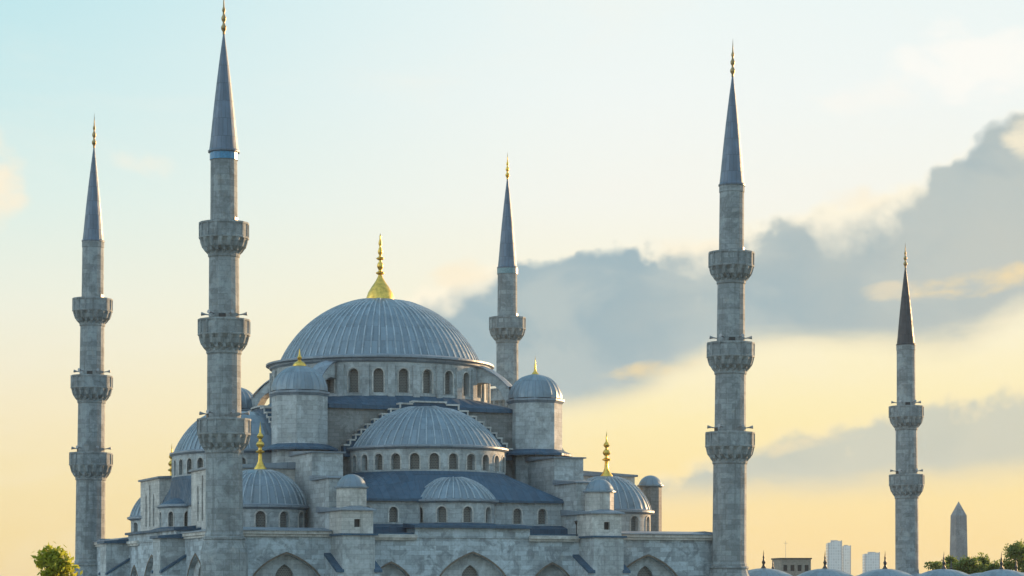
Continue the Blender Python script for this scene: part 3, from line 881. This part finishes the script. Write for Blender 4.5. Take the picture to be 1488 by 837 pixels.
# ------------------------------------------------------------------ minarets
def make_minaret(name, base, label, top_px_shift, balconies, cap_z0, cap_z1, tip, radii, bal_r, cap_r, band, ped, finial_mat=BRONZE, spire_mat=None, group='minarets of the mosque'):
    """radii: shaft radius of each storey from the bottom up; balconies: height of the railing top"""
    root = empty(name, base)
    tag(root, label, 'minaret', group)
    root.rotation_euler = (0, top_px_shift, ROT * 0)
    NS = 16
    flute = lambda k, i, r: r
    zs = [ped] + [b - 3.9 for b in balconies] + [cap_z0]
    # pedestal
    m = MB(); pr = radii[0]
    m.lathe([(pr + .55, 0), (pr + .55, ped - 1.6), (pr + .18, ped - .3), (pr + .3, ped - .2), (pr + .3, ped), (pr, ped + .12)], NS, rot=pi / 16)
    m.build('pedestal', STONE_MIN, root)
    z = ped + .1
    for i, r in enumerate(radii):
        z1 = (balconies[i] - 3.4) if i < len(balconies) else cap_z0 + .1
        r_top = r - 0.05
        m = MB()
        if i == len(radii) - 1:
            m.lathe([(r, z), (r_top, z1 - .9), (r_top + .06, z1 - .85), (r_top + .06, z1)], NS, rot=pi / 16)
        else:
            m.lathe([(r + .08, z), (r + .08, z + .25), (r, z + .4), (r_top, z1 - .5), (r_top + .12, z1 - .35), (r_top + .12, z1)], NS, rot=pi / 16)
        m.build('shaft', STONE_MIN, root)
        if i < len(balconies):
            zt = balconies[i]; R = bal_r[i]
            # carved corbel: tiers of little niches
            dR = R - r_top
            prof = [(r_top + .02, zt - 3.75), (r_top + .12, zt - 3.5), (r_top + .38 * dR, zt - 3.2), (r_top + .42 * dR, zt - 3.17), (r_top + .70 * dR, zt - 2.75), (r_top + .74 * dR, zt - 2.72), (R - .10, zt - 2.2), (R - .02, zt - 1.8)]
            m = MB()
            seg = 64
            def cm(k, ii, rr):
                if ii in (0, 1): return rr
                ph = (k + (2 if ii > 3 else 0)) % 4
                return rr - (0.34 if ph in (1, 2) else 0.0) * (1.0 if ii < 7 else 0.3)
            m.lathe(prof, seg, mod=cm, rot=pi / 16)
            bal = m.build('balcony', STONE_MIN, root)
            m = MB()
            m.lathe([(R - .3, zt - 1.8), (R + .05, zt - 1.8), (R + .08, zt - 1.62), (R - .02, zt - 1.55), (R - .02, zt - .22), (R + .06, zt - .2), (R + .06, zt), (R - .22, zt), (R - .22, zt - 1.5), (r_top - .2, zt - 1.5)], NS, rot=pi / 16)
            # carved posts between the railing panels
            for k in range(NS):
                a = pi / 16 + 2 * pi * k / NS
                Tm = Matrix.Rotation(a, 3, 'Z')
                mm = MB(lambda p, Tm=Tm: Tm @ Vector(p))
                mm.box(R - .12, R + .05, -.1, .1, zt - 1.55, zt - .2)
                off = len(m.v); m.v += mm.v; m.f += [[q + off for q in f] for f in mm.f]; m.uv += mm.uv
            m.build('railing', STONE_MIN, bal)
            rn = radii[i + 1]
            # door onto the balcony
            m = MB(); Tm = Matrix.Rotation(radians(200 + 70 * i), 3, 'Z')
            mm = MB(lambda p, Tm=Tm: Tm @ Vector(p)); mm.box(rn - .3, rn + .03, -.38, .38, zt - 1.5, zt + .55); mm.build('door', PANE_DARK, bal)
            # horn loudspeakers
            if i < len(balconies) - 1 or len(balconies) == 2:
                for a in ((0.05, pi - 0.08, 1.5 * pi + 0.5, 1.5 * pi - 0.6, pi / 2)):
                    Tm = Matrix.Rotation(a, 3, 'Z')
                    mm = MB(lambda p, Tm=Tm: Tm @ Vector(p))
                    mm.tube((rn - .1, 0, zt + .55), (rn + .35, 0, zt + .62), .06, .08)
                    mm.tube((rn + .35, 0, zt + .62), (rn + .85, 0, zt + .68), .08, .22, 12)
                    mm.build('loudspeaker', METAL, bal)
            z = zt - 1.6
    # spire
    m = MB()
    H = cap_z1 - cap_z0
    prof = [(cap_r - .25, -.02), (cap_r + .04, 0), (cap_r + .06, .16), (cap_r - .08, .3)]
    for k in range(1, 13):
        t_ = k / 12
        prof.append(((cap_r - .1) * (1 - t_) + .09 * t_ + 0.07 * sin(pi * t_) , .3 + (H - .3) * t_))
    m.lathe([(r, zz + cap_z0) for r, zz in prof], 32, mod=lambda k, i, r: r + (0.008 if k % 2 == 0 and i > 3 and r > .3 else 0))
    sp = m.build('spire', spire_mat or LEAD_CAP, root, 12)
    m = MB(); m.lathe(finial_profile(0.30, tip - cap_z1, 'spire'), 14, (0, 0, cap_z1 - .1))
    # small crescent at the very top
    hh = tip - .15
    for k in range(10):
        a0 = radians(-60 + k * 30 * .95 + 180); a1 = radians(-60 + (k + 1) * 30 * .95 + 180)
    m.build('finial', finial_mat, sp, 40)
    if band:
        m = MB(); r = radii[-1] + .035; m.lathe([(r, cap_z0 - .85), (r + .01, cap_z0 - .84), (r + .01, cap_z0 - .05), (r, cap_z0 - .04)], NS, rot=pi / 16); m.build('tile_band', band, root)
    return root

def place(px, unit):
    Z = 260.0 * unit
    return ((px - 744) / F * Z, Z, 0.0)
RAD = [2.06, 1.90, 1.70, 1.52]
BZ = [29.2, 40.2, 50.9]
BR = [2.95, 2.85, 2.72]
make_minaret('minaret', place(326, 1.0), 'nearest and tallest grey stone minaret, bright blue tile band under its pointed cap', -0.0008, BZ, 58.7, 71.9, 76.7, RAD, BR, 1.70, TILE, 16.1)
make_minaret('minaret', place(129.5, 1.255), 'leftmost grey stone minaret, three balconies, standing beside the yellow green tree', 0.0095, [29.4, 40.1, 50.8], 58.7, 71.9, 76.8, RAD, BR, 1.53, None, 14.0)
make_minaret('minaret', place(737, 1.344), 'minaret rising behind the right shoulder of the main dome, only its top balcony in sight', 0.0006, BZ, 58.2, 71.6, 75.7, RAD, BR, 1.50, TILE_OLD, 16.1, GOLD)
make_minaret('minaret', place(1058.5, 1.089), 'three balcony minaret at the right end of the arched facade beside the courtyard domes', 0.007, [29.3, 40.1, 51.0], 59.0, 72.3, 77.0, RAD, BR, 1.58, None, 13.1)
make_minaret('minaret', place(1319, 1.44), 'smallest two balcony minaret, standing between the courtyard domes and the obelisk', -0.006, [28.8, 39.7], 49.4, 61.9, 66.0, [1.87, 1.74, 1.50], [2.75, 2.72], 1.50, None, 12.0, BRONZE, LEAD_OLD)

# ------------------------------------------------------------------ courtyard arcade
arc = empty('courtyard_arcade', (OX, OY, 0), ROT)
tag(arc, 'low stone courtyard arcade roofed by a row of small pale lead domes with spikes', 'arcade')
def arcade_wall(P, s0, s1, n):
    m = MB(); panes = []
    st_ = (s1 - s0) / n
    m.arch_wall(P, s0, s1, 0, 11.2, [(s0 + (k + .5) * st_, 2.4, 1.5, 4.0, 1.7) for k in range(n)], 0.6, 5, panes)
    wl = m.build('arcade_wall', STONE_FACADE, arc)
    for p in panes: p.build('window', PANE, wl)
U0, U1 = 35.1, 104.0
arcade_wall(lambda s, z, d: (s, -35.3 + d, z), U0, U1, 8)
arcade_wall(lambda s, z, d: (U1 - d, s, z), -35.3, 35.3, 8)
arcade_wall(lambda s, z, d: (U0 + U1 - s, 35.3 - d, z), U0, U1, 8)
m = MB()
m.box(U0 - 2.4, U1 + .3, -35.7, -26.8, 11.203, 11.65); m.box(U0 - 2.4, U1 + .3, 26.8, 35.7, 11.203, 11.65); m.box(U1 - 8.5, U1 + .3, -26.8, 26.8, 11.206, 11.64)
m.build('arcade_roof', LEAD_EDGE, arc)
def arcade_dome(u, v, fin=True):
    m = MB(); m.lathe([(4.27, 11.4), (4.27, 11.6)] + cap_profile(4.2, 1.4, 11.6, 10)[1:], 24 * 3, (u, v, 0), mod=ribs(3, .05, 12, .75))
    d = m.build('arcade_dome', LEAD_DOME, arc, 25)
    if fin:
        m = MB(); m.lathe([(.42, 0), (.25, .25), (.14, .5), (.2, .7), (.24, .85), (.13, 1.05), (.1, 1.3), (.13, 1.45), (.07, 1.65), (0, 2.4)], 10, (u, v, 12.92)); m.build('spike', DARKMETAL, d, 40)
for k in range(8): arcade_dome(39.4 + 8.6 * k, -31.2)
for k in range(8): arcade_dome(39.4 + 8.6 * k, 31.2, k == 4)
for k in range(6): arcade_dome(99.8, -22.0 + 8.8 * k, k in (3, 5))

# ------------------------------------------------------------------ obelisk
ob = empty('obelisk', place(1393, 400 / 260), radians(17))
tag(ob, 'tall ancient granite obelisk with a pyramid tip rising above the green trees', 'obelisk')
m = MB()
def sqr(h): return [(-h, -h), (h, -h), (h, h), (-h, h)]
def frustum(m, h0, h1, z0, z1, top=False):
    a, b_ = sqr(h0), sqr(h1)
    for k in range(4):
        j = (k + 1) % 4
        m.face([(a[k][0], a[k][1], z0), (a[j][0], a[j][1], z0), (b_[j][0], b_[j][1], z1), (b_[k][0], b_[k][1], z1)])
    if top: m.face([(p[0], p[1], z1) for p in b_])
frustum(m, 1.28, 1.0, 6.0, 23.1); frustum(m, 1.0, 0.02, 23.1, 25.5, True)
m.build('shaft', GRANITE, ob)
m = MB(); frustum(m, 1.9, 1.8, 0, 3.6, True); frustum(m, 1.5, 1.45, 3.6, 5.5, True)
for a in (-1, 1):
    for c in (-1, 1): m.box(a * 1.0 - .25, a * 1.0 + .25, c * 1.0 - .25, c * 1.0 + .25, 5.503, 6.02)
m.build('pedestal', GRANITE, ob)

# ------------------------------------------------------------------ far buildings
def tower_mat(name, glass, frame, bw, rh):
    m, t, b = newmat(name)
    tcn = t.new('ShaderNodeTexCoord')
    br = t.new('ShaderNodeTexBrick'); t.l.new(tcn.outputs['UV'], br.inputs['Vector']); br.offset = 0
    br.inputs['Scale'].default_value = 1; br.inputs['Brick Width'].default_value = bw; br.inputs['Row Height'].default_value = rh
    br.inputs['Mortar Size'].default_value = rh * .12
    br.inputs['Color1'].default_value = glass + (1,); br.inputs['Color2'].default_value = tuple(v * .8 for v in glass) + (1,); br.inputs['Mortar'].default_value = frame + (1,)
    t.l.new(br.outputs['Color'], b.inputs['Base Color']); t.l.new(t.rng(br.outputs['Fac'], 0, 1, .12, .7), b.inputs['Roughness'])
    return m
HAZED_GLASS = tower_mat('hazed tower glass', (0.52, 0.60, 0.64), (0.58, 0.64, 0.67), 3.0, 3.6)  # distance haze painted in: pale panes, frames of nearly the same tone
def skyscraper(px0, px1, py, Z, label, slant, depth=22):
    w_ = (px1 - px0) / F * Z; h = (861 - py) / F * Z + CAM_Z
    r = empty('skyscraper', ((px0 + px1) / 2 / F * Z - 744 / F * Z, Z, 0), 0)
    tag(r, label, 'skyscraper', 'distant towers on the skyline')
    m = MB()
    n = 8
    pts = []
    for k in range(n + 1):
        t_ = k / n; x = -w_ / 2 + w_ * t_
        pts.append((x, h - slant * (1 - sin(pi / 2 * min(1, t_ * 1.2))) ))
    for k in range(n):
        (xa, za), (xb, zb) = pts[k], pts[k + 1]
        m.face([(xa, 0, 0), (xb, 0, 0), (xb, 0, zb), (xa, 0, za)], [(xa, 0), (xb, 0), (xb, zb), (xa, za)])
        m.face([(xb, depth, 0), (xa, depth, 0), (xa, depth, za), (xb, depth, zb)])
        m.face([(xa, 0, za), (xb, 0, zb), (xb, depth, zb), (xa, depth, za)])
    m.face([(-w_ / 2, depth, 0), (-w_ / 2, 0, 0), (-w_ / 2, 0, pts[0][1]), (-w_ / 2, depth, pts[0][1])])
    m.face([(w_ / 2, 0, 0), (w_ / 2, depth, 0), (w_ / 2, depth, pts[-1][1]), (w_ / 2, 0, pts[-1][1])])
    m.build('tower_body', HAZED_GLASS, r)
    m = MB(); m.box(-w_ * .22, w_ * .28, depth * .3, depth * .6, h - 3, h + 1.0); m.build('plant_room', CONCRETE, r)
    m = MB()
    for x in (-w_ / 2, w_ / 2): m.box(x - .5, x + .5, -.4, .4, 0, pts[0 if x < 0 else -1][1] + .8)
    m.build('corner_fin', CONCRETE, r)
skyscraper(1203.5, 1223, 786, 3000, 'tallest pale glass skyscraper on the skyline, left one of the touching pair', 3)
skyscraper(1225, 1236, 793, 3080, 'narrow pale glass skyscraper touching the right side of the tallest one', 1)
skyscraper(1257, 1278, 803, 3000, 'lower pale glass skyscraper standing alone just left of the two balcony minaret', 2)

# dark flat roofed block
Zb = 520
bb = empty('flat_roofed_building', ((1150 - 744) / F * Zb, Zb, 0), radians(8))
tag(bb, 'dark flat roofed building with an aerial behind the courtyard domes', 'building')
hw = 22 / F * Zb; hb = (861 - 813) / F * Zb + CAM_Z
m = MB(); panes = []
m.arch_wall(lambda s, z, d: (s, -4 + d, z), -hw, hw, 0, hb, [(x, 0.9, hb - 2.6, hb - 1.3, .05) for x in (-2.4, -.8, .8, 2.4)], .25, 4, panes)
m.face([(-hw, 4, 0), (-hw, -4, 0), (-hw, -4, hb), (-hw, 4, hb)]); m.face([(hw, -4, 0), (hw, 4, 0), (hw, 4, hb), (hw, -4, hb)]); m.face([(hw, 4, 0), (-hw, 4, 0), (-hw, 4, hb), (hw, 4, hb)])
m.build('wall', plain('brown render', (0.24, 0.22, 0.19), .9), bb)
for p in panes: p.build('window', PANE_DARK, bb)
m = MB(); m.box(-hw - .2, hw + .2, -4.2, 4.2, hb + .003, hb + .3); m.build('roof', plain('dark roof felt', (0.07, 0.07, 0.065), .9), bb)
m = MB(); m.tube((-1.3, 0, hb), (-1.3, 0, hb + 4.2), .05, .03); m.tube((-1.8, 0, hb + 3.6), (-.8, 0, hb + 3.6), .03); m.build('aerial', METAL, bb)

# ------------------------------------------------------------------ trees
def tree(name, base, height, crown_r, crown_z0, label, mat, leaves, leaf, seed, conical=False, cat='tree', group=None):
    rnd = random.Random(seed)
    root = empty(name, base); tag(root, label, cat, group)
    m = MB()
    pts = [Vector((0, 0, 0)), Vector((.15, .1, height * .3)), Vector((-.1, .15, height * .55)), Vector((.1, 0, height * .85))]
    rr = [.32, .26, .19, .07]
    for k in range(3): m.tube(pts[k], pts[k + 1], rr[k], rr[k + 1], 9)
    limbs = []
    for k in range(9):
        a = rnd.uniform(0, 2 * pi); z = rnd.uniform(crown_z0 * .9, height * .7)
        e = Vector((cos(a) * crown_r * .75, sin(a) * crown_r * .75, z + crown_r * rnd.uniform(.3, .8)))
        m.tube((0, 0, z), e, .10, .03, 6); limbs.append(e)
    m.build('trunk', TRUNK, root, 40)
    c = MB()
    clumps = []
    ncl = 60
    for k in range(ncl):
        z = rnd.uniform(0, 1)
        if conical: rad = crown_r * (1 - z) ** .8 + .2
        else: rad = crown_r * sqrt(max(.05, 1 - (2 * z - .85) ** 2 / 1.4))
        a = rnd.uniform(0, 2 * pi); q = sqrt(rnd.random())
        clumps.append((Vector((cos(a) * rad * q, sin(a) * rad * q, crown_z0 + z * (height - crown_z0))), rnd.uniform(.5, 1.0) * crown_r * (.34 if not conical else .32)))
    for k in range(leaves):
        ctr, cr = clumps[rnd.randrange(ncl)]
        d = Vector((rnd.gauss(0, 1), rnd.gauss(0, 1), rnd.gauss(0, .8))) * cr * .6
        p = ctr + d
        n_ = Vector((rnd.gauss(0, 1), rnd.gauss(0, 1), rnd.gauss(.5, 1))).normalized()
        x = n_.orthogonal().normalized(); y = n_.cross(x)
        a = rnd.uniform(0, pi * 2); x, y = x * cos(a) + y * sin(a), y * cos(a) - x * sin(a)
        s_ = leaf * rnd.uniform(.6, 1.3)
        c.face([p - x * s_, p - y * s_ * .42, p + x * s_, p + y * s_ * .42], [(0, 0), (1, 0), (1, 1), (0, 1)])
    c.build('crown', mat, root)
    return root
tree('leafy_tree', place(78, 150 / 260), 12.4, 1.75, 6.5, 'yellow green leafy tree at the lower left corner beside the leftmost minaret', LEAF_BRIGHT, 8000, .24, 3)
for i, (px, py, Z, cr, lab) in enumerate([
    (1362, 812, 380, 1.9, 'small green tree left of the obelisk beside the two balcony minaret'),
    (1382, 806, 386, 1.7, 'pointed green tree just in front of the obelisk on its left'),
    (1405, 810, 378, 1.9, 'rounded green tree right in front of the obelisk base'),
    (1428, 805, 384, 1.7, 'pointed green tree just right of the obelisk'),
    (1447, 816, 380, 1.8, 'low green tree between the obelisk and the dark tree at the right edge')]):
    h = (861 - py) / F * Z + CAM_Z - 0.8
    tree('park_tree', ((px - 744) / F * Z, Z, 0), h, cr * 1.6, 5.0, lab, LEAF_GREEN, 9000, .3, 20 + i, i in (1, 3), group='trees round the obelisk')
tree('dark_tree', ((1484 - 744) / F * 372, 372, 0), (861 - 792) / F * 372 + CAM_Z, 3.0, 7.0, 'big dark green tree cut by the right edge of the picture', LEAF_GREEN, 12000, .26, 41)

# ------------------------------------------------------------------ evening air
hz = MB(); hz.box(-4000, 4000, -400, 3600, -1.0, 135.0)
hm = bpy.data.materials.new('evening haze'); hm.use_nodes = True
ht = hm.node_tree; ht.nodes.remove(ht.nodes['Principled BSDF'])
pvn = ht.nodes.new('ShaderNodeVolumePrincipled'); pvn.inputs['Color'].default_value = (0.97, 0.98, 0.98, 1); pvn.inputs['Density'].default_value = HAZE_DENSITY
ht.links.new(pvn.outputs[0], ht.nodes['Material Output'].inputs['Volume'])
tag(hz.build('haze', hm), kind='stuff')

# ------------------------------------------------------------------ a lamp on the roof edge of the right pier
lm = empty('floodlight', world(13.0, -34.2, 16.95), ROT); tag(lm, 'small dark bent floodlight post on the roof edge left of the right buttress kiosk', 'floodlight')
m = MB(); m.tube((0, 0, -.4), (0, 0, 1.1), .07); m.build('post', DARKMETAL, lm)
m = MB(); m.tube((0, 0, 1.05), (-.12, -.1, 1.5), .1, .2, 10); m.build('lamp_head', DARKMETAL, lm)
